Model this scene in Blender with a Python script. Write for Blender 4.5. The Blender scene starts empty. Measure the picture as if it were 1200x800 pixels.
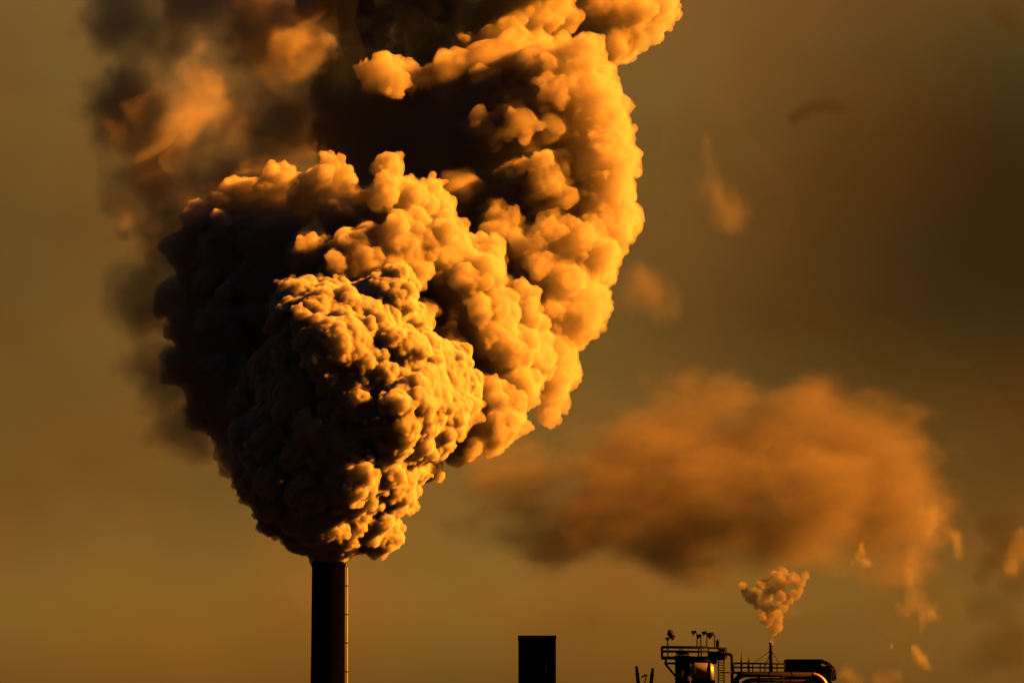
import bpy, bmesh, math, random
import numpy as np
from mathutils import Vector, Matrix

sc = bpy.context.scene
R = math.radians
rnd = random.Random(7)
COL = sc.collection

# ------------------------------------------------------------------ camera
CAM = Vector((0.0, -600.0, 20.0))
PITCH = R(7.6)
cd = bpy.data.cameras.new('camera')
cam = bpy.data.objects.new('camera', cd)
COL.objects.link(cam)
cam.location = CAM
cam.rotation_euler = (math.pi / 2 + PITCH, 0, 0)
cd.lens, cd.sensor_width = 120.0, 36.0
cd.clip_start, cd.clip_end = 1.0, 60000.0
sc.camera = cam


def P(px, py, Y=0.0):
    """world point on the plane y=Y that the photograph (1200x800) shows at px, py"""
    x, u = (px - 600) / 600 * 0.15, (400 - py) / 600 * 0.15
    d = Vector((x, math.cos(PITCH) - u * math.sin(PITCH), math.sin(PITCH) + u * math.cos(PITCH)))
    t = (Y - CAM.y) / d.y
    return CAM + d * t


# ------------------------------------------------------------------ world, sun, exposure
SUN_EL, SUN_AZ = R(25.0), R(88.0)      # azimuth: compass style from +Y towards +X
w = bpy.data.worlds.new('World')
sc.world = w
w.use_nodes = True
nt = w.node_tree
nt.nodes.clear()


def N(tree, kind, **kw):
    n = tree.nodes.new(kind)
    for k, v in kw.items():
        if k.startswith('i_'):
            n.inputs[k[2:].replace('_', ' ')].default_value = v
        else:
            setattr(n, k, v)
    return n


sky = N(nt, 'ShaderNodeTexSky', sky_type='NISHITA', sun_disc=False, sun_elevation=SUN_EL,
        sun_rotation=SUN_AZ, air_density=2.0, dust_density=2.0, ozone_density=1.0)
bw = N(nt, 'ShaderNodeRGBToBW')
nt.links.new(sky.outputs[0], bw.inputs[0])
tc = N(nt, 'ShaderNodeTexCoord')
sep = N(nt, 'ShaderNodeSeparateXYZ')
nt.links.new(tc.outputs['Generated'], sep.inputs[0])
ramp = N(nt, 'ShaderNodeValToRGB')
nt.links.new(sep.outputs['Z'], ramp.inputs[0])
els = ramp.color_ramp.elements
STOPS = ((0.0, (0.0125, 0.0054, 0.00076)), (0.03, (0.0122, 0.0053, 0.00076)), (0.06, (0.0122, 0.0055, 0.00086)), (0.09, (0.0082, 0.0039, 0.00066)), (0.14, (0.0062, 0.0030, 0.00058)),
         (0.19, (0.0082, 0.0040, 0.0008)), (0.24, (0.0104, 0.0051, 0.0012)), (0.45, (0.0036, 0.0046, 0.0048)), (0.7, (0.0056, 0.0098, 0.0130)), (1.0, (0.0080, 0.0160, 0.0240)))  # upper stops, out of view, made cool blue to fill the smoke's shadows
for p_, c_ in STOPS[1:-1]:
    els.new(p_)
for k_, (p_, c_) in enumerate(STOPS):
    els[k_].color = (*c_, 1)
def wmath(op, a, b=None, c=None):
    n = N(nt, 'ShaderNodeMath', operation=op)
    for k, x in enumerate((a, b, c)):
        if x is None:
            continue
        if isinstance(x, (int, float)):
            n.inputs[k].default_value = x
        else:
            nt.links.new(x, n.inputs[k])
    return n.outputs[0]


def wmix(blend, fac, a, b):
    n = N(nt, 'ShaderNodeMix', data_type='RGBA', blend_type=blend)
    for k, x in ((0, fac), (6, a), (7, b)):
        if isinstance(x, (int, float)):
            n.inputs[k].default_value = x
        elif isinstance(x, tuple):
            n.inputs[k].default_value = (*x, 1)
        else:
            nt.links.new(x, n.inputs[k])
    return n.outputs[2]


# uneven smog over the whole dome: broad darker and lighter banks, olive and rusty streaks
def wnoise(scale, det, off, zs=1.0):
    mp = N(nt, 'ShaderNodeMapping')
    mp.inputs['Location'].default_value = off
    mp.inputs['Scale'].default_value = (scale, scale, scale * zs)
    nt.links.new(tc.outputs['Generated'], mp.inputs['Vector'])
    n = N(nt, 'ShaderNodeTexNoise')
    n.inputs['Scale'].default_value = 1.0
    n.inputs['Detail'].default_value = det
    nt.links.new(mp.outputs[0], n.inputs['Vector'])
    return n.outputs['Fac']


def bank(px, py, spread):
    d = (P(px, py, 0) - CAM).normalized()
    v = N(nt, 'ShaderNodeVectorMath', operation='DISTANCE')
    nt.links.new(tc.outputs['Generated'], v.inputs[0])
    v.inputs[1].default_value = d
    m = N(nt, 'ShaderNodeMapRange', interpolation_type='SMOOTHSTEP')
    nt.links.new(v.outputs['Value'], m.inputs[0])
    m.inputs[1].default_value, m.inputs[2].default_value = spread, 0.0
    return m.outputs[0]


murk = wmath('MULTIPLY_ADD', wnoise(9.0, 3, (3.1, 0.7, 1.9), 1.6), 0.9, 0.55)
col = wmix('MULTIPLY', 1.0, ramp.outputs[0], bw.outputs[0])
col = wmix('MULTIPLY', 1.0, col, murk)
hue = wmath('MULTIPLY_ADD', wnoise(14.0, 2, (0.4, 5.2, 2.2), 1.3), 2.4, -0.75)
hue = N(nt, 'ShaderNodeClamp').outputs[0] if False else hue
hc = N(nt, 'ShaderNodeClamp')
nt.links.new(hue, hc.inputs[0])
col = wmix('MULTIPLY', 1.0, col, wmix('MIX', hc.outputs[0], (1.12, 0.93, 0.85), (0.92, 1.06, 1.1)))
dark = wmath('MULTIPLY', bank(1200, 230, 0.165), 0.9)
col = wmix('MULTIPLY', dark, col, (0.12, 0.12, 0.12))
bg = N(nt, 'ShaderNodeBackground')
bg.inputs['Strength'].default_value = 0.1
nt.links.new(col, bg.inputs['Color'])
wo = N(nt, 'ShaderNodeOutputWorld')
nt.links.new(bg.outputs[0], wo.inputs['Surface'])

sd = bpy.data.lights.new('sun', 'SUN')
sd.energy = 5.0
sd.angle = R(0.5)
sd.color = (1.0, 0.228, 0.010)
sun = bpy.data.objects.new('sun', sd)
COL.objects.link(sun)
S = Vector((math.sin(SUN_AZ) * math.cos(SUN_EL), math.cos(SUN_AZ) * math.cos(SUN_EL), math.sin(SUN_EL)))
sun.rotation_euler = S.to_track_quat('Z', 'Y').to_euler()

sc.view_settings.view_transform = 'Standard'
sc.view_settings.look = 'None'
sc.view_settings.exposure = 6.0
sc.view_settings.gamma = 1.0
sc.render.engine = 'CYCLES'
cy = sc.cycles
cy.use_denoising = True
cy.denoiser = 'OPENIMAGEDENOISE'
cy.max_bounces = 12
cy.volume_bounces = 1
cy.transparent_max_bounces = 64
cy.diffuse_bounces = 3


# ------------------------------------------------------------------ helpers
def tag(o, label=None, cat=None, group=None, kind=None):
    for k, v in (('label', label), ('category', cat), ('group', group), ('kind', kind)):
        if v:
            o[k] = v
    return o


def mat(name, col, rough=0.8, metal=0.0, var=0.25, scale=1.5, spec=0.2):
    m = bpy.data.materials.new(name)
    m.use_nodes = True
    t = m.node_tree
    b = t.nodes['Principled BSDF']
    no = N(t, 'ShaderNodeTexNoise')
    no.inputs['Scale'].default_value = scale
    no.inputs['Detail'].default_value = 6
    g = N(t, 'ShaderNodeTexCoord')
    t.links.new(g.outputs['Object'], no.inputs['Vector'])
    r = N(t, 'ShaderNodeValToRGB')
    r.color_ramp.elements[0].position, r.color_ramp.elements[1].position = 0.3, 0.7
    r.color_ramp.elements[0].color = (*[c * (1 - var) for c in col], 1)
    r.color_ramp.elements[1].color = (*[min(1, c * (1 + var)) for c in col], 1)
    t.links.new(no.outputs['Fac'], r.inputs[0])
    t.links.new(r.outputs[0], b.inputs['Base Color'])
    b.inputs['Roughness'].default_value = rough
    b.inputs['Metallic'].default_value = metal
    b.inputs['Specular IOR Level'].default_value = spec
    return m


def smoke_mat(name, density, col, surf=0.0, aniso=0.2):
    m = bpy.data.materials.new(name)
    m.use_nodes = True
    t = m.node_tree
    t.nodes.clear()
    out = N(t, 'ShaderNodeOutputMaterial')
    v = N(t, 'ShaderNodeVolumePrincipled')
    v.inputs['Color'].default_value = (*col, 1)
    v.inputs['Density'].default_value = density
    v.inputs['Anisotropy'].default_value = aniso
    t.links.new(v.outputs[0], out.inputs['Volume'])
    tr = N(t, 'ShaderNodeBsdfTransparent')
    df = N(t, 'ShaderNodeBsdfDiffuse')
    df.inputs['Color'].default_value = (*col, 1)
    mx = N(t, 'ShaderNodeMixShader')
    mx.inputs[0].default_value = surf
    t.links.new(tr.outputs[0], mx.inputs[1])
    t.links.new(df.outputs[0], mx.inputs[2])
    t.links.new(mx.outputs[0], out.inputs['Surface'])
    m.cycles.homogeneous_volume = True
    return m


# ------------------------------------------------------------------ smoke meshes
def puffs(lobes, levels, seed):
    """lobes: (x,y,z,r). Grow rounded children on their surfaces, level by level."""
    rg = np.random.default_rng(seed)
    cur = np.array(lobes, float)
    allp = [cur]
    for n, lo, hi, rmin in levels:
        d = rg.normal(size=(len(cur), n, 3))
        d /= np.linalg.norm(d, axis=2, keepdims=True)
        rr = cur[:, None, 3] * rg.uniform(lo, hi, (len(cur), n))
        dist = cur[:, None, 3] * rg.uniform(0.88, 1.04, (len(cur), n)) - rr * 0.2
        c = cur[:, None, :3] + d * dist[..., None]
        ch = np.concatenate([c, rr[..., None]], 2).reshape(-1, 4)
        ch = ch[ch[:, 3] > rmin]
        allp.append(ch)
        cur = ch
    return np.concatenate(allp)


def gn_math(g, op, a, b=None):
    n = g.nodes.new('ShaderNodeMath')
    n.operation = op
    for i, x in enumerate((a, b)):
        if x is None:
            continue
        if isinstance(x, (int, float)):
            n.inputs[i].default_value = x
        else:
            g.links.new(x, n.inputs[i])
    return n.outputs[0]


def smoke_mesh(name, pts, voxel, bumps, warp, material, parent=None, fine=()):
    """union of spheres -> one closed mesh, warped by turbulence and pushed out in rounded knobs"""
    me = bpy.data.meshes.new('pts')
    me.vertices.add(len(pts))
    me.vertices.foreach_set('co', pts[:, :3].astype(np.float32).ravel())
    a = me.attributes.new('rad', 'FLOAT', 'POINT')
    a.data.foreach_set('value', pts[:, 3].astype(np.float32))
    o = bpy.data.objects.new('pts', me)
    COL.objects.link(o)
    g = bpy.data.node_groups.new('smoke', 'GeometryNodeTree')
    g.interface.new_socket('Geometry', in_out='INPUT', socket_type='NodeSocketGeometry')
    g.interface.new_socket('Geometry', in_out='OUTPUT', socket_type='NodeSocketGeometry')
    gi, go = g.nodes.new('NodeGroupInput'), g.nodes.new('NodeGroupOutput')
    m2p = g.nodes.new('GeometryNodeMeshToPoints')
    na = g.nodes.new('GeometryNodeInputNamedAttribute')
    na.data_type = 'FLOAT'
    na.inputs['Name'].default_value = 'rad'
    g.links.new(gi.outputs[0], m2p.inputs['Mesh'])
    g.links.new(na.outputs[0], m2p.inputs['Radius'])
    p2v = g.nodes.new('GeometryNodePointsToVolume')
    p2v.resolution_mode = 'VOXEL_SIZE'
    p2v.inputs['Voxel Size'].default_value = voxel
    p2v.inputs['Density'].default_value = 1.0
    rad = g.nodes.new('GeometryNodeInputRadius')
    g.links.new(m2p.outputs[0], p2v.inputs['Points'])
    g.links.new(rad.outputs[0], p2v.inputs['Radius'])
    v2m = g.nodes.new('GeometryNodeVolumeToMesh')
    v2m.inputs['Threshold'].default_value = 0.3
    g.links.new(p2v.outputs[0], v2m.inputs['Volume'])
    geo = v2m.outputs[0]
    pos = g.nodes.new('GeometryNodeInputPosition').outputs[0]
    for sc_, amp in warp:
        no = g.nodes.new('ShaderNodeTexNoise')
        no.inputs['Scale'].default_value = sc_
        no.inputs['Detail'].default_value = 2
        g.links.new(pos, no.inputs['Vector'])
        sub = g.nodes.new('ShaderNodeVectorMath')
        sub.operation = 'SUBTRACT'
        g.links.new(no.outputs['Color'], sub.inputs[0])
        sub.inputs[1].default_value = (0.5, 0.5, 0.5)
        scl = g.nodes.new('ShaderNodeVectorMath')
        scl.operation = 'SCALE'
        g.links.new(sub.outputs[0], scl.inputs[0])
        scl.inputs['Scale'].default_value = amp
        sp = g.nodes.new('GeometryNodeSetPosition')
        g.links.new(geo, sp.inputs[0])
        g.links.new(scl.outputs[0], sp.inputs['Offset'])
        geo = sp.outputs[0]
    nor = g.nodes.new('GeometryNodeInputNormal').outputs[0]
    for sc_, amp in bumps:
        vo = g.nodes.new('ShaderNodeTexVoronoi')
        vo.feature = 'SMOOTH_F1'
        vo.inputs['Scale'].default_value = sc_
        vo.inputs['Smoothness'].default_value = 0.15
        g.links.new(pos, vo.inputs['Vector'])
        d2 = gn_math(g, 'MULTIPLY', vo.outputs['Distance'], vo.outputs['Distance'])
        h = gn_math(g, 'SUBTRACT', 0.35, d2)
        h = gn_math(g, 'MULTIPLY', h, amp)
        scl = g.nodes.new('ShaderNodeVectorMath')
        scl.operation = 'SCALE'
        g.links.new(nor, scl.inputs[0])
        g.links.new(h, scl.inputs['Scale'])
        sp = g.nodes.new('GeometryNodeSetPosition')
        g.links.new(geo, sp.inputs[0])
        g.links.new(scl.outputs[0], sp.inputs['Offset'])
        geo = sp.outputs[0]
    m2v = g.nodes.new('GeometryNodeMeshToVolume')        # heal the folds: one closed skin again
    m2v.resolution_mode = 'VOXEL_SIZE'
    m2v.inputs['Voxel Size'].default_value = voxel
    m2v.inputs['Interior Band Width'].default_value = voxel * 3
    m2v.inputs['Density'].default_value = 1.0
    g.links.new(geo, m2v.inputs['Mesh'])
    again = g.nodes.new('GeometryNodeVolumeToMesh')
    again.inputs['Threshold'].default_value = 0.12
    g.links.new(m2v.outputs[0], again.inputs['Volume'])
    geo = again.outputs[0]
    nor = g.nodes.new('GeometryNodeInputNormal').outputs[0]
    for sc_, amp in fine:                                # small knobs on the healed skin
        vo = g.nodes.new('ShaderNodeTexVoronoi')
        vo.feature = 'SMOOTH_F1'
        vo.inputs['Smoothness'].default_value = 0.25
        vo.inputs['Scale'].default_value = sc_
        g.links.new(pos, vo.inputs['Vector'])
        d2 = gn_math(g, 'MULTIPLY', vo.outputs['Distance'], vo.outputs['Distance'])
        h = gn_math(g, 'SUBTRACT', 0.3, d2)
        h = gn_math(g, 'MULTIPLY', h, amp)
        scl = g.nodes.new('ShaderNodeVectorMath')
        scl.operation = 'SCALE'
        g.links.new(nor, scl.inputs[0])
        g.links.new(h, scl.inputs['Scale'])
        sp = g.nodes.new('GeometryNodeSetPosition')
        g.links.new(geo, sp.inputs[0])
        g.links.new(scl.outputs[0], sp.inputs['Offset'])
        geo = sp.outputs[0]
    g.links.new(geo, go.inputs[0])
    md = o.modifiers.new('smoke', 'NODES')
    md.node_group = g
    dg = bpy.context.evaluated_depsgraph_get()
    dg.update()
    new = bpy.data.meshes.new_from_object(o.evaluated_get(dg))
    bpy.data.objects.remove(o)
    bpy.data.node_groups.remove(g)
    new.materials.clear()
    new.materials.append(material)
    new.polygons.foreach_set('use_smooth', np.ones(len(new.polygons), bool))
    new.name = name
    ob = bpy.data.objects.new(name, new)
    COL.objects.link(ob)
    ob.parent = parent
    print('SMOKE', name, len(pts), 'points', len(new.polygons), 'faces')
    return ob


PX = 0.15  # metres per photograph pixel at Y = 0


def lob(px, py, r, Y):
    p = P(px, py, Y)
    return (p.x, p.y, p.z, r * PX * (Y + 600) / 600)


def empty(name, loc):
    o = bpy.data.objects.new(name, None)
    COL.objects.link(o)
    o.location = loc
    bpy.context.view_layer.update()
    return o


def smoke(name, root, lobes, levels, seed, voxel, bumps, warp, m, fine=()):
    o = smoke_mesh(name, puffs(lobes, levels, seed), voxel, bumps, warp, m, None, fine)
    if root:
        o.parent = root
        o.matrix_parent_inverse = Matrix.Translation(-Vector(root.location))
    return o


def soft_smoke(name, lobes, density, col, nscale, soft=0.5, amp=1.3, edge=0.25, warp=0.0, wscale=0.1, step=1.0, seed=0, aniso=0.2, hull=1.3, voxel=1.5, detail=4, zs=1.0, surf=0.002, bias=0.0):
    """wispy smoke: density falls off from the lobes' centres and is torn by turbulence, inside a closed hull"""
    m = bpy.data.materials.new(name)
    m.use_nodes = True
    t = m.node_tree
    t.nodes.clear()

    def mth(op, a, b=None, c=None):
        n = N(t, 'ShaderNodeMath', operation=op)
        for k, x in enumerate((a, b, c)):
            if x is None:
                continue
            if isinstance(x, (int, float)):
                n.inputs[k].default_value = x
            else:
                t.links.new(x, n.inputs[k])
        return n.outputs[0]
    pos = N(t, 'ShaderNodeNewGeometry').outputs['Position']

    def noise(scale, det, off, rough=0.55):
        mp = N(t, 'ShaderNodeMapping')
        mp.inputs['Location'].default_value = (off, off * 1.7, off * .6)
        mp.inputs['Scale'].default_value = (scale, scale, scale * zs)
        t.links.new(pos, mp.inputs['Vector'])
        n = N(t, 'ShaderNodeTexNoise')
        n.inputs['Scale'].default_value = 1.0
        n.inputs['Detail'].default_value = det
        n.inputs['Roughness'].default_value = rough
        t.links.new(mp.outputs[0], n.inputs['Vector'])
        return n
    p = pos
    if warp:
        wn = noise(wscale, 2, seed * 3.3 + 7)
        v = N(t, 'ShaderNodeVectorMath', operation='MULTIPLY_ADD')
        t.links.new(wn.outputs['Color'], v.inputs[0])
        v.inputs[1].default_value = (warp * 2,) * 3
        v.inputs[2].default_value = (-warp,) * 3
        v2 = N(t, 'ShaderNodeVectorMath', operation='ADD')
        t.links.new(pos, v2.inputs[0])
        t.links.new(v.outputs[0], v2.inputs[1])
        p = v2.outputs[0]
    f = None
    for x, y, z, r in lobes:
        d = N(t, 'ShaderNodeVectorMath', operation='DISTANCE')
        t.links.new(p, d.inputs[0])
        d.inputs[1].default_value = (x, y, z)
        g = mth('MULTIPLY_ADD', d.outputs['Value'], -1.0 / r, 1.0)
        if f is None:
            f = g
        else:
            f = mth('SMOOTH_MAX', f, g, edge)
    n = noise(nscale, detail, seed * 1.9, 0.6).outputs['Fac']
    e = mth('ADD', f, mth('MULTIPLY_ADD', n, amp, bias - 0.5 * amp))
    mr = N(t, 'ShaderNodeMapRange', interpolation_type='SMOOTHSTEP')
    t.links.new(e, mr.inputs[0])
    mr.inputs[1].default_value, mr.inputs[2].default_value = 0.08, 0.08 + soft
    mr.inputs[4].default_value = density
    pv = N(t, 'ShaderNodeVolumePrincipled')
    pv.inputs['Color'].default_value = (*col, 1)
    pv.inputs['Anisotropy'].default_value = aniso
    t.links.new(mr.outputs[0], pv.inputs['Density'])
    out = N(t, 'ShaderNodeOutputMaterial')
    t.links.new(pv.outputs[0], out.inputs['Volume'])
    tr = N(t, 'ShaderNodeBsdfTransparent')
    df = N(t, 'ShaderNodeBsdfDiffuse')
    df.inputs['Color'].default_value = (*col, 1)
    mx = N(t, 'ShaderNodeMixShader')
    mx.inputs[0].default_value = surf
    t.links.new(tr.outputs[0], mx.inputs[1])
    t.links.new(df.outputs[0], mx.inputs[2])
    t.links.new(mx.outputs[0], out.inputs['Surface'])
    m.cycles.volume_step_rate = step
    L = np.array(lobes, float)
    L[:, 3] = L[:, 3] * hull + warp
    return smoke_mesh(name, L, voxel, [], [], m)


ALB = (0.107, 0.120, 0.142)
M_young = smoke_mat('young_smoke', 1.5, ALB, surf=0.05, aniso=0.15)
M_mid = smoke_mat('billowing_smoke', 0.55, ALB, surf=0.025, aniso=0.15)
M_old = smoke_mat('older_smoke', 0.32, ALB, surf=0.012, aniso=0.15)
M_soft = smoke_mat('shaded_smoke', 0.2, ALB, surf=0.01, aniso=0.15)
M_drift = smoke_mat('drifting_smoke', 0.06, ALB, surf=0.015, aniso=0.2)
M_thick = smoke_mat('thick_drifting_smoke', 0.14, ALB, surf=0.02, aniso=0.2)

plume = empty('smoke_plume', P(385, 658, 0))
tag(plume, 'huge dense billowing smoke plume pouring from the tall round chimney, orange on its right side', 'smoke plume')

rg = random.Random(3)
STACK_X, STACK_Z = P(385, 658, 0).x, P(385, 658, 0).z
# young plume: crisp small knobs, (py, left, right)
A = []
sec = [(648, 366, 404, .5), (637, 352, 420, .42), (622, 331, 440, .38), (604, 308, 464, .36), (580, 290, 486, .36), (550, 280, 508, .36), (515, 284, 530, .34), (480, 300, 546, .36), (445, 310, 548, .38), (412, 312, 528, .4), (380, 314, 486, .42)]
for py, l, r, q in sec:
    c, hw = (l + r) / 2, (r - l) / 2
    for k in range(9):
        rl = hw * q * rg.choice((.5, .65, .85, 1.1))
        th = math.pi * 2 * (k + rg.random() * .9) / 9
        e = rg.uniform(.88, 1.14)
        A.append(lob(c + (hw - rl) * e * math.cos(th), py + rg.uniform(-.5, .5) * rl, rl, ((hw - rl) * e * math.sin(th) - 0.12 * (658 - py)) * PX))
    A.append(lob(c, py, hw * .58, -0.12 * (658 - py) * PX))
for px, py, r in ((333, 358, 19), (348, 349, 17), (398, 349, 23), (424, 352, 17), (444, 368, 20), (370, 372, 22), (485, 396, 24), (520, 425, 28), (540, 460, 28), (345, 430, 24), (338, 480, 20)):
    A.append(lob(px, py, r, rg.uniform(-12, 2)))
for py, l, r, q in sec[2:]:
    c, hw = (l + r) / 2, (r - l) / 2
    for k in range(4):
        u = -.55 + 1.1 * (k + rg.random()) / 4
        A.append(lob(c + u * hw, py + rg.uniform(-14, 14), hw * rg.choice((.09, .13, .2, .3)) + 2, (-math.sqrt(1 - u * u) * hw * rg.uniform(.9, 1.02) - 0.12 * (658 - py)) * PX))
A = [(x, y + (x - STACK_X) * .17 * min(1, max(0, (z - STACK_Z) / 12)), z, r) for x, y, z, r in A]      # the column leans away on its sunny side
smoke('billow', plume, A, [(14, .22, .58, .7), (10, .25, .52, .4)], 1, 0.19, [(0.6, 0.7)], [(0.1, 3.0), (0.45, 0.9)], M_young, [(1.0, 0.45), (2.2, 0.18)])

# second stage and the dark shoulder on the left
B = []
for x, y, r, Y in [(262, 400, 50, 18), (272, 325, 50, 22), (300, 480, 50, 14), (258, 455, 42, 16), (300, 270, 50, 22), (300, 540, 26, 8), (340, 400, 60, 20), (340, 325, 60, 18),
                   (375, 232, 34, 14), (345, 265, 42, 18), (450, 228, 30, 8), (410, 255, 40, 12), (480, 245, 32, 10), (440, 320, 66, 14), (520, 292, 32, 8), (535, 330, 44, 12), (470, 290, 44, 6),
                   (575, 370, 36, 10), (595, 410, 34, 12), (605, 455, 28, 14), (580, 485, 34, 10), (530, 480, 46, 12), (500, 400, 60, 16), (545, 515, 24, 8), (505, 445, 36, 0), (525, 482, 30, 0), (472, 372, 32, 3), (600, 375, 34, 20), (622, 420, 30, 22), (562, 305, 32, 18), (505, 245, 30, 16), (410, 310, 34, 2), (360, 300, 30, 6), (216, 300, 22, 22), (206, 350, 20, 20), (212, 432, 24, 16), (240, 262, 24, 22), (292, 226, 20, 20), (262, 240, 16, 22), (232, 490, 18, 14), (266, 528, 20, 10), (330, 214, 20, 18), (392, 196, 16, 12), (455, 198, 18, 8)]:
    B.append(lob(x, y, r, Y))
smoke('billow', plume, B, [(20, .18, .55, .9), (13, .22, .52, .55)], 2, 0.26, [(0.35, 1.0)], [(0.07, 6.5), (0.28, 2.0)], M_mid, [(0.7, 0.6), (1.6, 0.25)])

# third stage: the big dark-faced mass with the bright right edge, and the top
F = []
for x, y, r, Y in [(480, 130, 44, 36), (560, 140, 46, 37), (610, 175, 34, 36), (500, 190, 36, 36), (570, 215, 36, 35), (430, 175, 28, 38), (620, 260, 32, 36), (430, 140, 62, 44), (520, 150, 76, 46), (600, 150, 70, 46), (640, 240, 60, 48), (560, 240, 70, 46), (600, 320, 60, 42), (400, 105, 36, 42), (396, 160, 34, 42), (500, 240, 70, 44), (450, 200, 60, 40), (580, 90, 46, 46), (430, 80, 44, 44)]:
    F.append(lob(x, y, r, 41 + (690 - x) * .05 - (y < 100) * 2))
smoke('shaded_billow', plume, F, [(20, .18, .46, 1.0), (13, .22, .5, 0.5)], 4, 0.3, [(0.3, 0.7)], [(0.05, 5.0), (0.22, 1.6)], M_soft, [(0.6, 0.4)])
C = []
for x, y, r, Y in [(655, 105, 42, 40), (690, 118, 34, 40), (705, 165, 38, 42), (712, 215, 34, 42), (708, 258, 36, 42), (690, 300, 40, 40), (660, 290, 40, 38), (650, 320, 46, 36), (668, 355, 40, 36), (645, 380, 40, 34),
                   (640, 425, 40, 32), (648, 460, 24, 32), (642, 482, 16, 32), (676, 72, 32, 40), (630, 82, 34, 40), (690, 360, 24, 38), (590, 270, 32, 36), (615, 300, 28, 34), (572, 335, 30, 30), (635, 215, 30, 38), (610, 130, 32, 40), (590, 85, 28, 42), (455, 90, 30, 40), (490, 100, 24, 42), (680, 200, 40, 44)]:
    C.append(lob(x, y, r, Y))
for x, y, r in ((690, 130, 40), (700, 190, 44), (700, 250, 46), (680, 310, 44), (650, 370, 44), (640, 90, 44)):  # hidden backing lobes added behind the rim to keep sun off the face
    C.append(lob(x, y, r, 53))
    C.append(lob(x - 10, y, r, 64))
smoke('billow', plume, C, [(22, .16, .5, .8), (14, .22, .52, .5)], 5, 0.28, [(0.4, 0.9)], [(0.06, 5.0), (0.25, 1.6)], M_old, [(0.7, 0.7), (1.6, 0.3)])
D = []
for x, y, r, Y in [(430, 25, 34, 52), (478, 15, 36, 50), (530, 18, 36, 52), (585, 30, 44, 54), (632, 18, 34, 56), (500, 60, 36, 54), (565, 70, 36, 52), (605, 60, 36, 52),
                   (690, 15, 40, 64), (742, 20, 38, 66), (768, 15, 28, 66), (715, 48, 30, 64), (500, -40, 50, 60), (600, -40, 50, 60), (720, -40, 50, 68), (400, -20, 44, 58),
                   (470, -120, 70, 44), (570, -170, 80, 44), (660, -200, 90, 44), (420, -80, 46, 44), (560, -250, 90, 50), (450, -180, 60, 42), (360, -60, 40, 40), (700, -90, 60, 48)]:  # lobes above the view, added to cast shade on the left drift
    D.append(lob(x, y, r, Y))
smoke('billow', plume, D, [(22, .16, .5, .8), (13, .22, .52, .5)], 6, 0.32, [(0.3, 1.0)], [(0.05, 7.0), (0.22, 1.8)], M_old, [(0.6, 0.7), (1.4, 0.3)])

# thin smoke drifting off to the left
E = []
for x, y, r, Y in [(232, 62, 26, 74), (238, 95, 32, 74), (250, 128, 36, 74), (215, 142, 34, 74), (275, 150, 30, 74), (200, 165, 34, 74), (190, 120, 24, 74)]:
    E.append(lob(x, y, r, Y))
d = soft_smoke('drift', E, 0.10, ALB, 0.12, soft=1.0, amp=2.0, warp=5.0, wscale=0.1, step=1.0, seed=3, voxel=1.6, detail=4)
d.parent, d.matrix_parent_inverse = plume, plume.matrix_world.inverted()
E = []
for x, y, r, Y in [(150, 30, 64, 34), (140, 130, 58, 30), (230, 10, 70, 36), (330, 40, 76, 40), (340, 140, 64, 38), (190, 215, 66, 30), (275, 215, 66, 34), (220, 290, 62, 28), (182, 350, 52, 24),
                   (192, 440, 50, 20), (222, 508, 46, 14)]:
    E.append(lob(x, y, r, (58 if x > 260 else 42) + Y * .1))
d = soft_smoke('drift', E, 0.18, ALB, 0.085, soft=0.8, amp=2.2, warp=6.0, wscale=0.07, step=1.2, seed=1, voxel=1.6, detail=4, bias=.22)
d.parent, d.matrix_parent_inverse = plume, plume.matrix_world.inverted()
G = []
for x, y, r, Y in [(150, 95, 34, 24), (135, 150, 24, 24), (165, 130, 26, 26), (150, 240, 28, 22), (140, 268, 18, 22), (180, 280, 30, 22), (225, 290, 34, 20), (215, 350, 30, 18), (190, 365, 20, 18), (225, 420, 30, 16), (250, 470, 26, 12), (225, 490, 18, 12), (300, 235, 40, 26), (350, 60, 40, 34), (345, 10, 40, 36)]:
    G.append(lob(x, y, r, 35 + Y * .1))
d = soft_smoke('drift', G, 0.13, ALB, 0.14, soft=0.8, amp=2.4, warp=4.0, wscale=0.14, step=0.8, seed=2, voxel=1.0, detail=4, hull=1.4, bias=.2)
d.parent, d.matrix_parent_inverse = plume, plume.matrix_world.inverted()

# ------------------------------------------------------------------ ground
gm = bmesh.new()
bmesh.ops.create_grid(gm, x_segments=24, y_segments=24, size=26000)
me = bpy.data.meshes.new('ground')
gm.to_mesh(me)
gm.free()
me.materials.append(mat('coal_yard', (0.006, 0.006, 0.007), 0.95, scale=0.02, spec=0.008))
gr = bpy.data.objects.new('ground', me)
COL.objects.link(gr)
tag(gr, 'flat dark industrial ground below the frame', None, None, 'structure')


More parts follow.
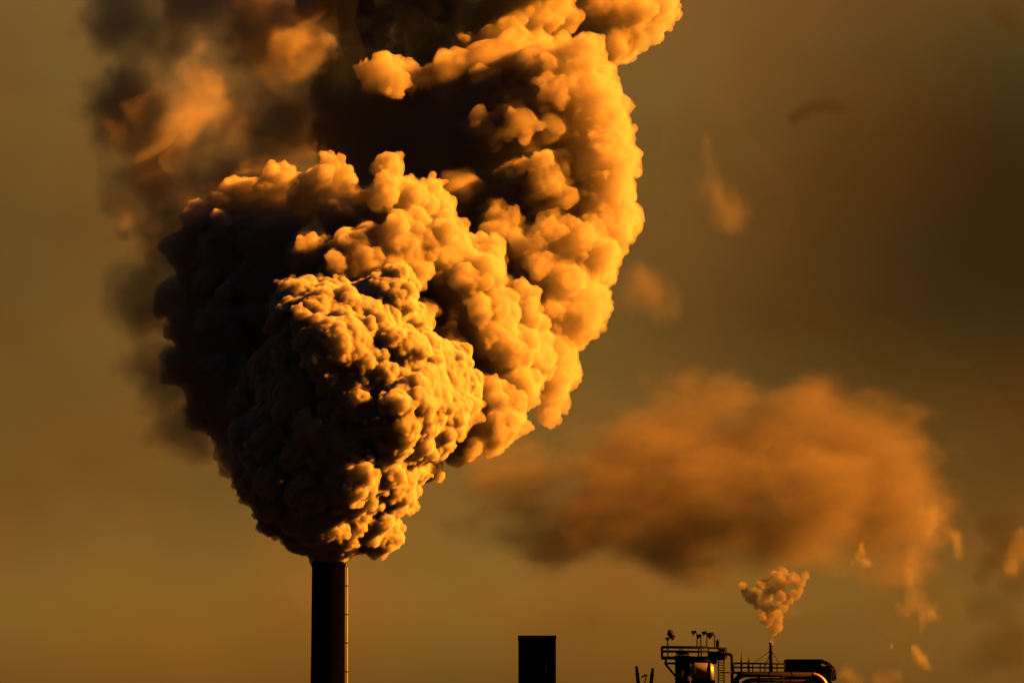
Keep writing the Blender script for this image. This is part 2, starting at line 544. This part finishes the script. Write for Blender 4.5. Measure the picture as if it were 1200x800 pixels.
# ------------------------------------------------------------------ plant buildings
class MB:
    """collects boxes, tubes and lathes, then links them as ONE mesh object"""

    def __init__(self):
        self.b = bmesh.new()

    def box(self, c, s, rot=None):
        r = bmesh.ops.create_cube(self.b, size=1.0)['verts']
        M = Matrix.Translation(c) @ (rot.to_4x4() if rot else Matrix.Identity(4)) @ Matrix.Diagonal((*s, 1))
        bmesh.ops.transform(self.b, matrix=M, verts=r)
        return self

    def tube(self, pts, r, seg=10, caps=True):
        pts = [Vector(p) for p in pts]
        rad = r if isinstance(r, (list, tuple)) else [r] * len(pts)
        rings = []
        ref = None
        for i, p in enumerate(pts):
            a = pts[max(0, i - 1)]
            b = pts[min(len(pts) - 1, i + 1)]
            t = (b - a).normalized()
            if ref is None:
                ref = t.orthogonal().normalized()
            ref = (ref - t * ref.dot(t)).normalized()
            bi = t.cross(ref)
            rings.append([self.b.verts.new(p + (ref * math.cos(2 * math.pi * k / seg) + bi * math.sin(2 * math.pi * k / seg)) * rad[i]) for k in range(seg)])
        for u, v in zip(rings, rings[1:]):
            for k in range(seg):
                f = self.b.faces.new((u[k], u[(k + 1) % seg], v[(k + 1) % seg], v[k]))
                f.smooth = seg > 6
        if caps:
            self.b.faces.new(rings[0][::-1])
            self.b.faces.new(rings[-1])
        return self

    def prism(self, prof, x0, x1):
        """profile in (y,z), extruded along x"""
        a = [self.b.verts.new((x0, y, z)) for y, z in prof]
        b = [self.b.verts.new((x1, y, z)) for y, z in prof]
        n = len(prof)
        for k in range(n):
            self.b.faces.new((a[k], a[(k + 1) % n], b[(k + 1) % n], b[k]))
        self.b.faces.new(a[::-1])
        self.b.faces.new(b)
        return self

    def build(self, name, m, parent=None, bevel=0.0):
        bmesh.ops.recalc_face_normals(self.b, faces=self.b.faces)
        me = bpy.data.meshes.new(name)
        self.b.to_mesh(me)
        self.b.free()
        me.materials.append(m)
        o = bpy.data.objects.new(name, me)
        COL.objects.link(o)
        if parent:
            o.parent = parent
            o.matrix_parent_inverse = parent.matrix_world.inverted()
        if bevel:
            md = o.modifiers.new('bevel', 'BEVEL')
            md.width = bevel
            md.segments = 2
        return o


def thing(name, loc, label, cat, group=None):
    return tag(empty(name, loc), label, cat, group)


def copy_part(src, parent, delta):
    o = src.copy()
    COL.objects.link(o)
    o.parent = parent
    o.matrix_parent_inverse = Matrix.Translation(delta) @ src.matrix_parent_inverse
    return o


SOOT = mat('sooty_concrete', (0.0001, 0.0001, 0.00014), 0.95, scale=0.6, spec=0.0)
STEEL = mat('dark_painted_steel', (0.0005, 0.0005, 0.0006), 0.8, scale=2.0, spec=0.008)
RUST = mat('rusty_steel', (0.0010, 0.0006, 0.0005), 0.85, scale=3.0, spec=0.008)
CLAD = mat('aluminium_cladding', (0.009, 0.0085, 0.0085), 0.5, 0.0, 0.35, 1.0)
PALE = mat('galvanised_steel', (0.006, 0.006, 0.006), 0.6, 0.0, 0.2, 3.0)
PANEL = mat('weathered_sheet_metal', (0.006, 0.006, 0.0065), 0.8, 0.0, 0.25, 1.2)
GLASS = mat('lamp_glass', (0.001, 0.001, 0.001), 0.3, spec=0.05)


def arc(cx, cz, r, a0, a1, y, n=8):
    return [Vector((cx + r * math.cos(a0 + (a1 - a0) * k / n), y, cz + r * math.sin(a0 + (a1 - a0) * k / n))) for k in range(n + 1)]


# --- the tall round chimney
def circ_stack():
    top = P(385, 658, 0)
    H, rr = top.z, 19.4 * PX
    t = thing('chimney', (top.x, 0, 0), 'tall black round chimney with a ladder up its right edge, under the huge smoke plume', 'chimney')
    m = MB()
    zs = [0, H * .3, H * .6, H - .9]
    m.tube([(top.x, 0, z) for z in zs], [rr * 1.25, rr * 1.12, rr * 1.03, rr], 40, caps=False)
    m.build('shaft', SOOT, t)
    m = MB()
    prof = [(rr, H - .9), (rr + .12, H - .86), (rr + .12, H - .05), (rr + .06, H), (rr - .35, H), (rr - .4, H - 3)]
    for k in range(40):
        a, b = 2 * math.pi * k / 40, 2 * math.pi * (k + 1) / 40
        for (r0, z0), (r1, z1) in zip(prof, prof[1:]):
            vs = [m.b.verts.new((top.x + r_ * math.cos(q), r_ * math.sin(q), z_)) for r_, z_, q in ((r0, z0, a), (r0, z0, b), (r1, z1, b), (r1, z1, a))]
            m.b.faces.new(vs)
    bmesh.ops.remove_doubles(m.b, verts=m.b.verts, dist=.001)
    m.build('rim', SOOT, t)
    # ladder on the right flank, its two rails standing off on brackets
    def rz(z):
        return rr * (1.25 - .25 * min(1, z / H)) if z < H * .3 else rr * (1.12 - .12 * (z - H * .3) / (H * .7))
    br = None
    for yy in (-.32, .12):
        MB().tube([(top.x + rr * (1.12 if z < H * .35 else 1.06 if z < H * .65 else 1.02) + .36, yy, z) for z in (2, H * .3, H * .6, H - 1)], .075, 6).build('ladder_rail', PALE, t)
    rung = MB().tube([(top.x + rr * 1.02 + .36, -.32, H - 2), (top.x + rr * 1.02 + .36, .12, H - 2)], .03, 5).build('rung', PALE, t)
    z = H - 2.4
    while z > H * .6:
        copy_part(rung, t, Vector((rr * .04 * (H - z) / (H * .4), 0, z - H + 2)))
        z -= .4
    z0 = H - 4.2
    bracket = MB().box((top.x + rr * 1.02 + .2, -.1, z0), (.75, .62, .16)).build('bracket', STEEL, t)
    z = z0 - 5.0
    while z > 4:
        copy_part(bracket, t, Vector((rr * .04 * (z0 - z) / (H * .4), 0, z - z0)))
        z -= 5.0
    # formwork rings cast into the shaft
    ring = None
    return t


circ_stack()


# --- the broad square tower in the middle
def tower():
    a, b = P(607, 744, 15), P(652, 744, 15)
    H, cx, wd = a.z, (a.x + b.x) / 2, b.x - a.x
    t = thing('square_tower', (cx, 15 + wd / 2, 0), 'plain black square tower with a flat top, alone between the chimney and the platform', 'tower')
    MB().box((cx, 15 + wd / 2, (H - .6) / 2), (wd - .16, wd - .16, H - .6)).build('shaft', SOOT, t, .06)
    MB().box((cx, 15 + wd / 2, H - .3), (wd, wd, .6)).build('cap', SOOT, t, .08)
    for q in (-.25, .25):
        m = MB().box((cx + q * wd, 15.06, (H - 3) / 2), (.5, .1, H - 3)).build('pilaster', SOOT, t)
    MB().box((cx + wd * .12, 15.01, H - 5.6), (1.7, .12, 2.6)).build('hatch', STEEL, t, .02)


tower()

YP = -20.0   # depth of the process platform
S20 = PX * (YP + 600) / 600


def q(px, py, dy=0.0):
    p = P(px, py, YP)
    return Vector((p.x, p.y + dy, p.z))


# --- two standing pipes and a small lamp, left of the platform
def horn(x0, y0, x1, label):
    a, b = q(x0, y0), q(x1, 800)
    d = (b - a)
    t = thing('vent_pipe', (b.x + d.x * .2, YP, 0), label, 'vent pipe', 'open pipes left of the platform')
    MB().tube([(b.x + d.x * .2, YP, 0), b + d * .2, b, a + (b - a) * .45], [.36, .36, .34, .3], 12).build('pipe', STEEL, t)
    MB().tube([a + (b - a) * .43, a], [.27, .24], 12).build('pipe_tip', RUST, t)
    MB().tube([a + (b - a) * .4, a + (b - a) * .5], .37, 12).build('flange', STEEL, t)


horn(745.8, 780, 748, 'slim black standing pipe, the taller and left one of the pair by the small lamp')
horn(765, 782.5, 763, 'slim black standing pipe, the shorter and thicker one just left of the railed platform')
lp = q(755.5, 800)
t = thing('lamp_post', (lp.x, YP, 0), 'small bent-arm lamp post standing between the two black pipes', 'lamp')
MB().tube([(lp.x, YP, 0), q(755.5, 800), q(756.5, 795), q(757.5, 791.5)], .1, 8).build('post', RUST, t)
MB().tube([q(758.5, 790.5), q(755, 791), q(752.5, 792.5)], [.16, .17, .1], 8).build('arm', STEEL, t)
MB().tube([q(753, 791.6), q(752.4, 793.4)], [.14, .24], 10).build('lamp_head', STEEL, t)

# --- the railed platform on its dark tower
t = thing('process_platform', (q(800, 800).x, YP, 0), 'dark railed work platform on a thick column with knee brace, above a sunlit drum', 'platform')
c0, c1 = q(791.4, 770), q(809.4, 770)
cx, cr = (c0.x + c1.x) / 2, (c1.x - c0.x) / 2
MB().tube([(cx, YP + 1.5, 0), (cx, YP + 1.5, q(800, 767).z)], cr, 28).build('column', STEEL, t)
MB().tube([(cx, YP + 1.5, q(800, 766).z), (cx, YP + 1.5, q(800, 761.5).z)], cr * .86, 28).build('column_head', STEEL, t)
fl = q(776, 769.5)
fr = q(848, 770.5)
MB().box(((fl.x + fr.x) / 2, YP + 1.5, q(800, 770).z), (fr.x - fl.x, 4.6, .38)).build('deck', STEEL, t)
MB().tube([q(809, 774), q(840, 774)], .55, 10).build('deck_girder', STEEL, t)
MB().box((q(784, 776).x + .3, YP + .6, q(784, 776.6).z), (q(791.6, 0).x - q(777.6, 0).x, .3, .36)).build('lower_beam', RUST, t)
MB().tube([q(780.2, 770), q(780.2, 778)], .2, 6).build('hanger', STEEL, t)
MB().tube([q(779.4, 777), q(791.8, 792)], .2, 6).build('knee_brace', RUST, t)
MB().box((q(834, 0).x, YP + 1.0, q(834, 768).z), (2.6, 1.6, 1.2)).build('junction_box', STEEL, t, .05)
MB().box((q(839.5, 0).x, YP + .6, q(839.5, 764.5).z), (1.1, 1.2, 1.9)).build('junction_box', STEEL, t, .05)
for py, nm in ((757.3, 'top_rail'), (762.3, 'mid_rail')):
    for dy in (-.7, 3.7):
        MB().tube([q(776, py, dy), q(828.5, py + .5, dy)], .11 if nm == 'mid_rail' else .14, 8).build(nm, STEEL, t)
    MB().tube([q(776, py, -.7), q(776, py, 3.7)], .12, 8).build(nm, STEEL, t)
    MB().tube([q(828, py + 1.6, -.7), q(849, py + 1.8, -.7)], .15, 8).build(nm, STEEL, t)
    MB().tube([q(849, py + 1.8, -.7), q(849, py + 1.8, 3.7)], .12, 8).build(nm, STEEL, t)
post = MB().tube([q(776.2, 757.2, -.7), q(776.2, 770, -.7)], .11, 8).build('rail_post', STEEL, t)
for px, dy in ((782.2, 0), (796, 0), (817.3, 0), (828.4, 0), (849, 0), (776.2, 4.4), (800, 4.4), (822, 4.4), (849, 4.4)):
    copy_part(post, t, Vector((q(px, 0).x - q(776.2, 0).x, dy, -.18 if px > 828 else 0)))
# ladder cage hanging from the right end
for px in (841.5, 848.3):
    MB().tube([q(px, 766, -.6), q(px, 812, -.6)], .11, 8).build('ladder_rail', STEEL, t)
rung = MB().tube([q(841.5, 770, -.6), q(848.3, 770, -.6)], .07, 6).build('rung', STEEL, t)
for k in range(1, 15):
    copy_part(rung, t, Vector((0, 0, -k * 3.0 * S20)))
MB().tube([q(844, 787.5, -.3), q(858, 787.5, -.3)], .12, 8).build('tie_bar', STEEL, t)
b = MB().tube([q(841, 760, .4), q(841, 751, .4), q(841, 748.6, .4)], [.28, .28, .1], 10).build('vent_stub', STEEL, t)

# --- overflow pipe bending down beside the platform
t = thing('bent_pipe', (q(858, 0).x, YP, 0), 'black pipe leaving the platform sideways then bending straight down', 'pipe')
pts = [q(848, 766, .5), q(854.5, 766, .5)]
cc = q(854.7, 769.2, .5)
pts += arc(cc.x, cc.z, 3.2 * S20, math.pi / 2, 0, YP + .5, 6)
e = pts[-1]
MB().tube(pts + [(e.x, YP + .5, q(0, 790).z), (e.x, YP + .5, 0)], .26, 12).build('pipe', STEEL, t)
MB().tube([q(850.5, 766, .5), q(851.6, 766, .5)], .42, 12).build('flange', STEEL, t)

# --- lamps on the platform
def gooseneck(px, ytop, dx, yhead, label, big=False):
    base = q(px, 757.6, -.7)
    t = thing('floodlight', base, label, 'floodlight', 'lamps on poles along the platform rail')
    top = q(px, ytop, -.7)
    hd = q(px + dx, yhead, -.7)
    MB().tube([base, top, (top + hd) / 2 + Vector((0, 0, .28)), hd], [.1, .09, .08, .08], 8).build('pole', RUST, t)
    s = 1.45 if big else 1.0
    m = MB()
    m.tube([hd + Vector((.32, 0, .12)) * s, hd, hd + Vector((-.36, 0, -.2)) * s], [.2 * s, .27 * s, .42 * s], 12)
    m.build('lamp_head', STEEL, t)
    MB().tube([hd + Vector((-.36, 0, -.2)) * s, hd + Vector((-.40, 0, -.222)) * s], .36 * s, 12).build('lens', GLASS, t)


gooseneck(816.6, 743, -3.2, 740.4, 'single lamp on a thin pole, leftmost of the row over the platform rail')
gooseneck(821, 746, -1.6, 744.6, 'lowest lamp of the row over the platform rail, crowding the pole to its left')
gooseneck(828, 743, -2.4, 741, 'third lamp of the row on the platform rail, on the straightest pole')
gooseneck(837.2, 744.6, -4.2, 743.2, 'larger drooping lamp nearest the vent stub on the platform rail', True)
base = q(782.2, 757.6, -.7)
t = thing('floodlight_cluster', base, 'cluster of two bulky lamps on a pole at the far left corner of the platform', 'floodlight')
MB().tube([base, q(782.2, 748, -.7)], .1, 8).build('pole', RUST, t)
MB().tube([q(782.2, 748.5, -.7), q(786, 745, -.7)], .09, 8).build('arm', RUST, t)
for (px, py, ang) in ((784.4, 741.5, .9), (786.6, 745.6, -.5), (782.2, 748.6, 2.4)):
    h = q(px, py, -.7)
    k = .6 if py > 748 else 1.0
    d = Vector((math.cos(ang), -.4, math.sin(ang))).normalized() * .45 * k
    lh = MB().tube([h - d, h, h + d], [.22 * k, .42 * k, .5 * k], 12).build('lamp_head', RUST, t)
    MB().tube([h + d, h + d * 1.1], .42 * k, 12).build('lens', GLASS, lh)

# --- the sunlit drum under the platform
dc = q(823, 787, -1.9)
t = thing('drum', (dc.x, dc.y, 0), 'rounded metal drum glowing orange in the sun beneath the dark platform', 'drum')
pr = [(-2.1, .9), (-1.9, 1.28), (-1.4, 1.48), (1.1, 1.48), (1.6, 1.28), (1.8, .9)]
MB().tube([(dc.x + a, dc.y, dc.z) for a, _ in pr], [r for _, r in pr], 28).build('shell', CLAD, t)
for a in (-1.45, 1.15):
    MB().tube([(dc.x + a - .09, dc.y, dc.z), (dc.x + a + .09, dc.y, dc.z)], 1.58, 28).build('band', RUST, t)
MB().box((dc.x, dc.y, dc.z - 1.75), (4.0, 1.6, .7)).build('saddle', STEEL, t)
for sx in (-1.6, 1.6):
    MB().box((dc.x + sx, dc.y, (dc.z - 2.1) / 2), (.5, .5, dc.z - 2.1)).build('leg', STEEL, t)

# --- walkway rail, vent mast
t = thing('walkway', (q(890, 0).x, YP, 0), 'narrow walkway with thin railing between the bent pipe and the black shed', 'walkway')
xa, xb = q(859, 786).x, q(921, 786).x
MB().box(((xa + xb) / 2, YP + 1.6, q(890, 787.3).z), (xb - xa, 3.4, .3)).build('deck', STEEL, t)
for py, r_ in ((776.2, .1), (781, .08)):
    for dy in (0, 3.2):
        MB().tube([q(859.5, py, dy), q(920, py + .6, dy)], r_, 8).build('rail', STEEL, t)
post = MB().tube([q(860, 775.8), q(860, 787)], .1, 8).build('rail_post', STEEL, t)
for px, dy in ((877.3, 0), (890, 0), (903, 0), (917.6, 0), (860, 3.2), (883, 3.2), (897, 3.2), (911, 3.2)):
    copy_part(post, t, Vector((q(px, 0).x - q(860, 0).x, dy, 0)))
for sx in (xa + 1, (xa + xb) / 2, xb - .6):
    MB().box((sx, YP + 2.4, q(0, 788.5).z / 2), (.4, .4, q(0, 788.5).z)).build('support', STEEL, t)
for px, py, lab in ((868.8, 763, 'thin tapering rod sticking up above the walkway rail, nearest the bent pipe'), (877.4, 769, 'short stubby rod on the walkway rail between the thin rod and the mast')):
    a = q(px, 787, .2)
    tt = thing('rod', a, lab, 'rod')
    MB().tube([a, q(px, 774, .2)], .17, 8).build('rod_base', STEEL, tt)
    MB().tube([q(px, 774, .2), q(px, py, .2)], [.1, .03], 8).build('rod_tip', STEEL, tt)
a = q(904, 787, 1.2)
t = thing('vent_mast', a, 'guyed black vent mast on the walkway, puffing a small ragged cloud', 'vent')
MB().tube([a, q(904, 764, 1.2), q(904, 752.4, 1.2)], [.32, .3, .25], 14).build('pipe', STEEL, t)
MB().tube([q(904, 753.6, 1.2), q(904, 752, 1.2)], .31, 14).build('tip', STEEL, t)
MB().tube([q(904, 764, 1.2), q(904, 763, 1.2)], .38, 14).build('collar', STEEL, t)
for x0, y0, x1, y1, dy in ((903.4, 761.5, 883, 776.5, 0), (903.4, 769, 895.5, 778, 0), (904.6, 762, 913.5, 776.6, 0), (904, 762, 899, 778, 3.2)):
    MB().tube([q(x0, y0, 1.2), q(x1, y1, dy)], .055, 6).build('guy_wire', STEEL, t)

# --- three nested pipes arching over, shiny on their right bends
xl, xr, zt = q(851, 0).x, q(958.5, 0).x, q(0, 790.2).z
lb = ['outermost and topmost of three dark nested pipes arching below the walkway', 'middle one of three dark nested pipes arching below the walkway', 'innermost and lowest of three dark nested pipes arching below the walkway']
for k in range(3):
    off = k * 1.0
    t = thing('arched_pipe', (xl + off, YP - .4, 0), lb[k], 'pipe', 'nested pipes arching below the walkway')
    rr = 2.5
    x0, x1, z = xl + off, xr - off, zt - off * .92
    pts = [Vector((x0, YP - .4, 0)), Vector((x0, YP - .4, z - rr))] + arc(x0 + rr, z - rr, rr, math.pi, math.pi / 2, YP - .4, 10)
    MB().tube(pts + [Vector((x1 - rr, YP - .4, z))], .42, 14).build('pipe', STEEL, t)
    MB().tube(arc(x1 - rr, z - rr, rr, math.pi / 2, 0, YP - .4, 10) + [Vector((x1, YP - .4, 0))], .40, 14).build('clad_bend', CLAD, t)
    for fx in (.35, .7):
        xx = x0 + rr + (x1 - x0 - 2 * rr) * fx
        MB().tube([(xx - .1, YP - .4, z), (xx + .1, YP - .4, z)], .47, 14).build('flange', STEEL, t)

# --- black shed with a sloping lean-to at the right end
h0, h1 = q(921.5, 771.6, 1), q(964, 771.6, 1)
t = thing('plant_shed', ((h0.x + h1.x) / 2, YP + 3, 0), 'black box-shaped plant shed with a drooping side canopy, rightmost of the buildings', 'shed')
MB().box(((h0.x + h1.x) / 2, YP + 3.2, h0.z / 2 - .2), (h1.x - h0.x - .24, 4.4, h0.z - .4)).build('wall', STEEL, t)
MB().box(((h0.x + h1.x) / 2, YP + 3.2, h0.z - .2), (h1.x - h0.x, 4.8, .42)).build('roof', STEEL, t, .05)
pan = None
for k in range(9):
    xx = h0.x + .55 + k * (h1.x - h0.x - 1.1) / 8
    if pan is None:
        pan = MB().box((xx, YP + .97, h0.z - 3.3), (.12, .1, 5.4)).build('wall_rib', STEEL, t)
        px0 = xx
    else:
        copy_part(pan, t, Vector((xx - px0, 0, 0)))
MB().tube([q(963.5, 773, 1), q(972, 776.5, 1), q(976.5, 780.5, 1), q(979, 785, 1), q(979.6, 796, 1)], [.2, .2, .2, .2, .2], 10).build('canopy_arm', STEEL, t)
MB().tube([q(963.5, 773, 5), q(972, 776.5, 5), q(976.5, 780.5, 5), q(979, 785, 5), q(979.6, 796, 5)], [.2, .2, .2, .2, .2], 10).build('canopy_arm', STEEL, t)
e0, e1 = q(964.2, 779, 3), q(975.5, 779, 3)
MB().box(((e0.x + e1.x) / 2, YP + 3.4, e0.z / 2), (e1.x - e0.x, 3.2, e0.z)).build('side_panel', PANEL, t)
MB().box((q(922, 0).x, YP + .6, q(0, 787).z), (1.0, .6, .5)).build('light_box', PALE, t)

# ------------------------------------------------------------------ steam, stray smoke, far cloud
STEAM = (0.058, 0.066, 0.078)
M_steam = smoke_mat('steam', 0.75, (0.045, 0.05, 0.058), surf=0.03, aniso=0.2)


def puff_thing(name, label, cat, lobes, seed, m, voxel=.2, levels=((18, .25, .5, .2), (9, .25, .5, .15)), bumps=((0.8, .5),), warp=((0.2, 3.0), (0.7, 1.2)), group=None):
    L = [lob(*l) for l in lobes]
    o = smoke_mesh(name, puffs(L, levels, seed), voxel, bumps, warp, m)
    tag(o, label, cat, group)
    return o


puff_thing('steam_cloud', 'small ragged steam cloud rising from the guyed vent mast', 'steam',
           [(904.2, 754, 3.2, -19), (904.3, 751.5, 3.4, -19), (904.6, 749, 3.8, -19), (905, 747, 3.0, -19), (907, 742, 4.5, -19), (909, 736, 6.8, -19), (899, 727, 7.4, -18), (893, 722, 5.4, -20), (911, 724, 6.1, -19), (907, 716, 6.1, -19), (897, 713, 6.8, -18), (889, 708, 6.8, -20), (915, 711, 6.8, -17), (879, 700, 7.4, -19), (873, 694, 6.1, -19), (870, 687, 5.4, -20),
            (886, 694, 6.1, -17), (898, 699, 8.1, -18), (905, 690, 6.8, -19), (914, 698, 6.8, -20), (924, 703, 6.8, -19), (931, 697, 6.8, -18), (937, 692, 5.4, -19), (917, 684, 8.1, -19), (928, 678, 7.4, -18), (938, 682, 6.1, -19), (943, 675, 5.4, -20), (909, 674, 6.8, -19), (918, 670, 5.4, -18), (898, 682, 6.1, -19), (891, 686, 5.4, -20)], 21, M_steam, voxel=.15, bumps=((0.9, .5), (2.0, .25)), warp=((0.3, 1.3), (0.9, .7)))
W = [('tall slanting wisp of steam lit orange, the largest right of the small steam cloud', [(1068, 655, 8), (1072, 668, 10), (1074, 682, 11), (1070, 695, 9), (1063, 705, 7), (1060, 713, 5), (1050, 700, 5)]),
     ('small curled wisp of steam just below the tallest one', [(1096, 715, 7), (1090, 722, 7), (1100, 722, 5), (1088, 732, 4), (1082, 742, 3)]),
     ('hooked pale wisp of steam highest of those right of the small steam cloud', [(1092, 600, 8), (1087, 612, 6), (1085, 624, 4), (1100, 605, 5), (1110, 630, 8), (1116, 645, 7)]),
     ('faint broken wisp of steam between the small steam cloud and the tall wisp', [(1010, 645, 4), (1004, 655, 4), (1016, 660, 4), (998, 662, 3), (1008, 638, 3)]),
     ('thin wisp of steam low beneath the small curled one', [(1072, 762, 4), (1078, 770, 5), (1085, 778, 4), (1042, 756, 2)]),
     ('low line of steam at the foot of the picture right of the black shed', [(988, 793, 6), (998, 796, 7), (1010, 797, 6), (1040, 797, 8), (1052, 796, 7), (1030, 800, 7)]),
     ('pale streak of steam at the far right edge', [(1196, 640, 8), (1192, 652, 8), (1188, 664, 6), (1198, 628, 6)]),
     ('soft orange puff alone in the dark sky right of the great plume', [(835, 205, 14), (845, 222, 15), (858, 236, 15), (870, 240, 12), (862, 256, 12), (830, 185, 8), (826, 160, 7)]),
     ('faint smoke shred close to the bright right edge of the great plume', [(745, 325, 16), (760, 345, 16), (775, 362, 12), (740, 350, 12)])]
def joined(ls):
    out = list(ls)
    for a, b in zip(ls, ls[1:]):
        if math.hypot(a[0] - b[0], a[1] - b[1]) < 26:
            out.append(((a[0] + b[0]) / 2, (a[1] + b[1]) / 2, (a[2] + b[2]) / 2))
    return out


for k, (lab, ls) in enumerate(W):
    ls = joined(ls)
    rr = max(r for _, _, r in ls)
    o = soft_smoke('steam_wisp', [lob(x, y, r * 1.75, 10 + 7 * k) for x, y, r in ls], (.6 if k > 6 else 1.5) / rr, STEAM, 2.6 / rr, soft=1.5, amp=2.3, warp=.4 * rr, wscale=1.1 / rr, edge=.5, step=1.0, seed=5 + k, voxel=.3, hull=1.3, zs=.6, bias=.18)
    tag(o, lab, 'steam', 'stray wisps of steam')
Z = [('small dark smudge of smoke high in the sky right of the great plume', [(932, 142, 8), (942, 132, 8), (955, 124, 8), (968, 122, 8), (985, 126, 9)]),
     ('dark shred of smoke at the right edge above the pale streak', [(1170, 615, 14), (1180, 635, 16), (1165, 660, 14), (1150, 680, 10)]),
     ('broad dim smoke low in the right corner', [(1150, 720, 18), (1175, 725, 20), (1190, 750, 24), (1165, 770, 22), (1140, 715, 10), (1190, 690, 16)]),
     ('grey smoke shred in the upper right corner', [(1180, 20, 14), (1195, 30, 16), (1165, 12, 10)])]
for k, (lab, ls) in enumerate(Z):
    ls = joined(ls)
    rr = max(r for _, _, r in ls)
    o = soft_smoke('dark_smoke', [lob(x, y, r * 1.5, 30 + 9 * k) for x, y, r in ls], 1.6 / rr, (.004, .005, .005), 1.8 / rr, bias=.2, soft=.9, amp=2.0, warp=.2 * rr, wscale=1.5 / rr, step=1.0, seed=25 + k, voxel=.5, hull=1.15)
    tag(o, lab, 'smoke', 'stray shreds of dark smoke')
o = soft_smoke('cloud', [lob(x, y, r, Y) for x, y, r, Y in ((750, 550, 105, 420), (850, 545, 110, 425), (955, 540, 120, 420), (1030, 575, 115, 425), (920, 590, 120, 400), (800, 605, 125, 400), (690, 600, 95, 400), (585, 580, 90, 410))],
               0.095, (0.029, 0.034, 0.046), 0.036, soft=1.0, amp=2.1, warp=16.0, wscale=0.02, edge=.5, step=1.0, seed=40, voxel=3.0, detail=4, hull=1.1, zs=1.6)
tag(o, 'wide soft cloud behind the plant, orange on top and murky olive brown below', 'cloud')
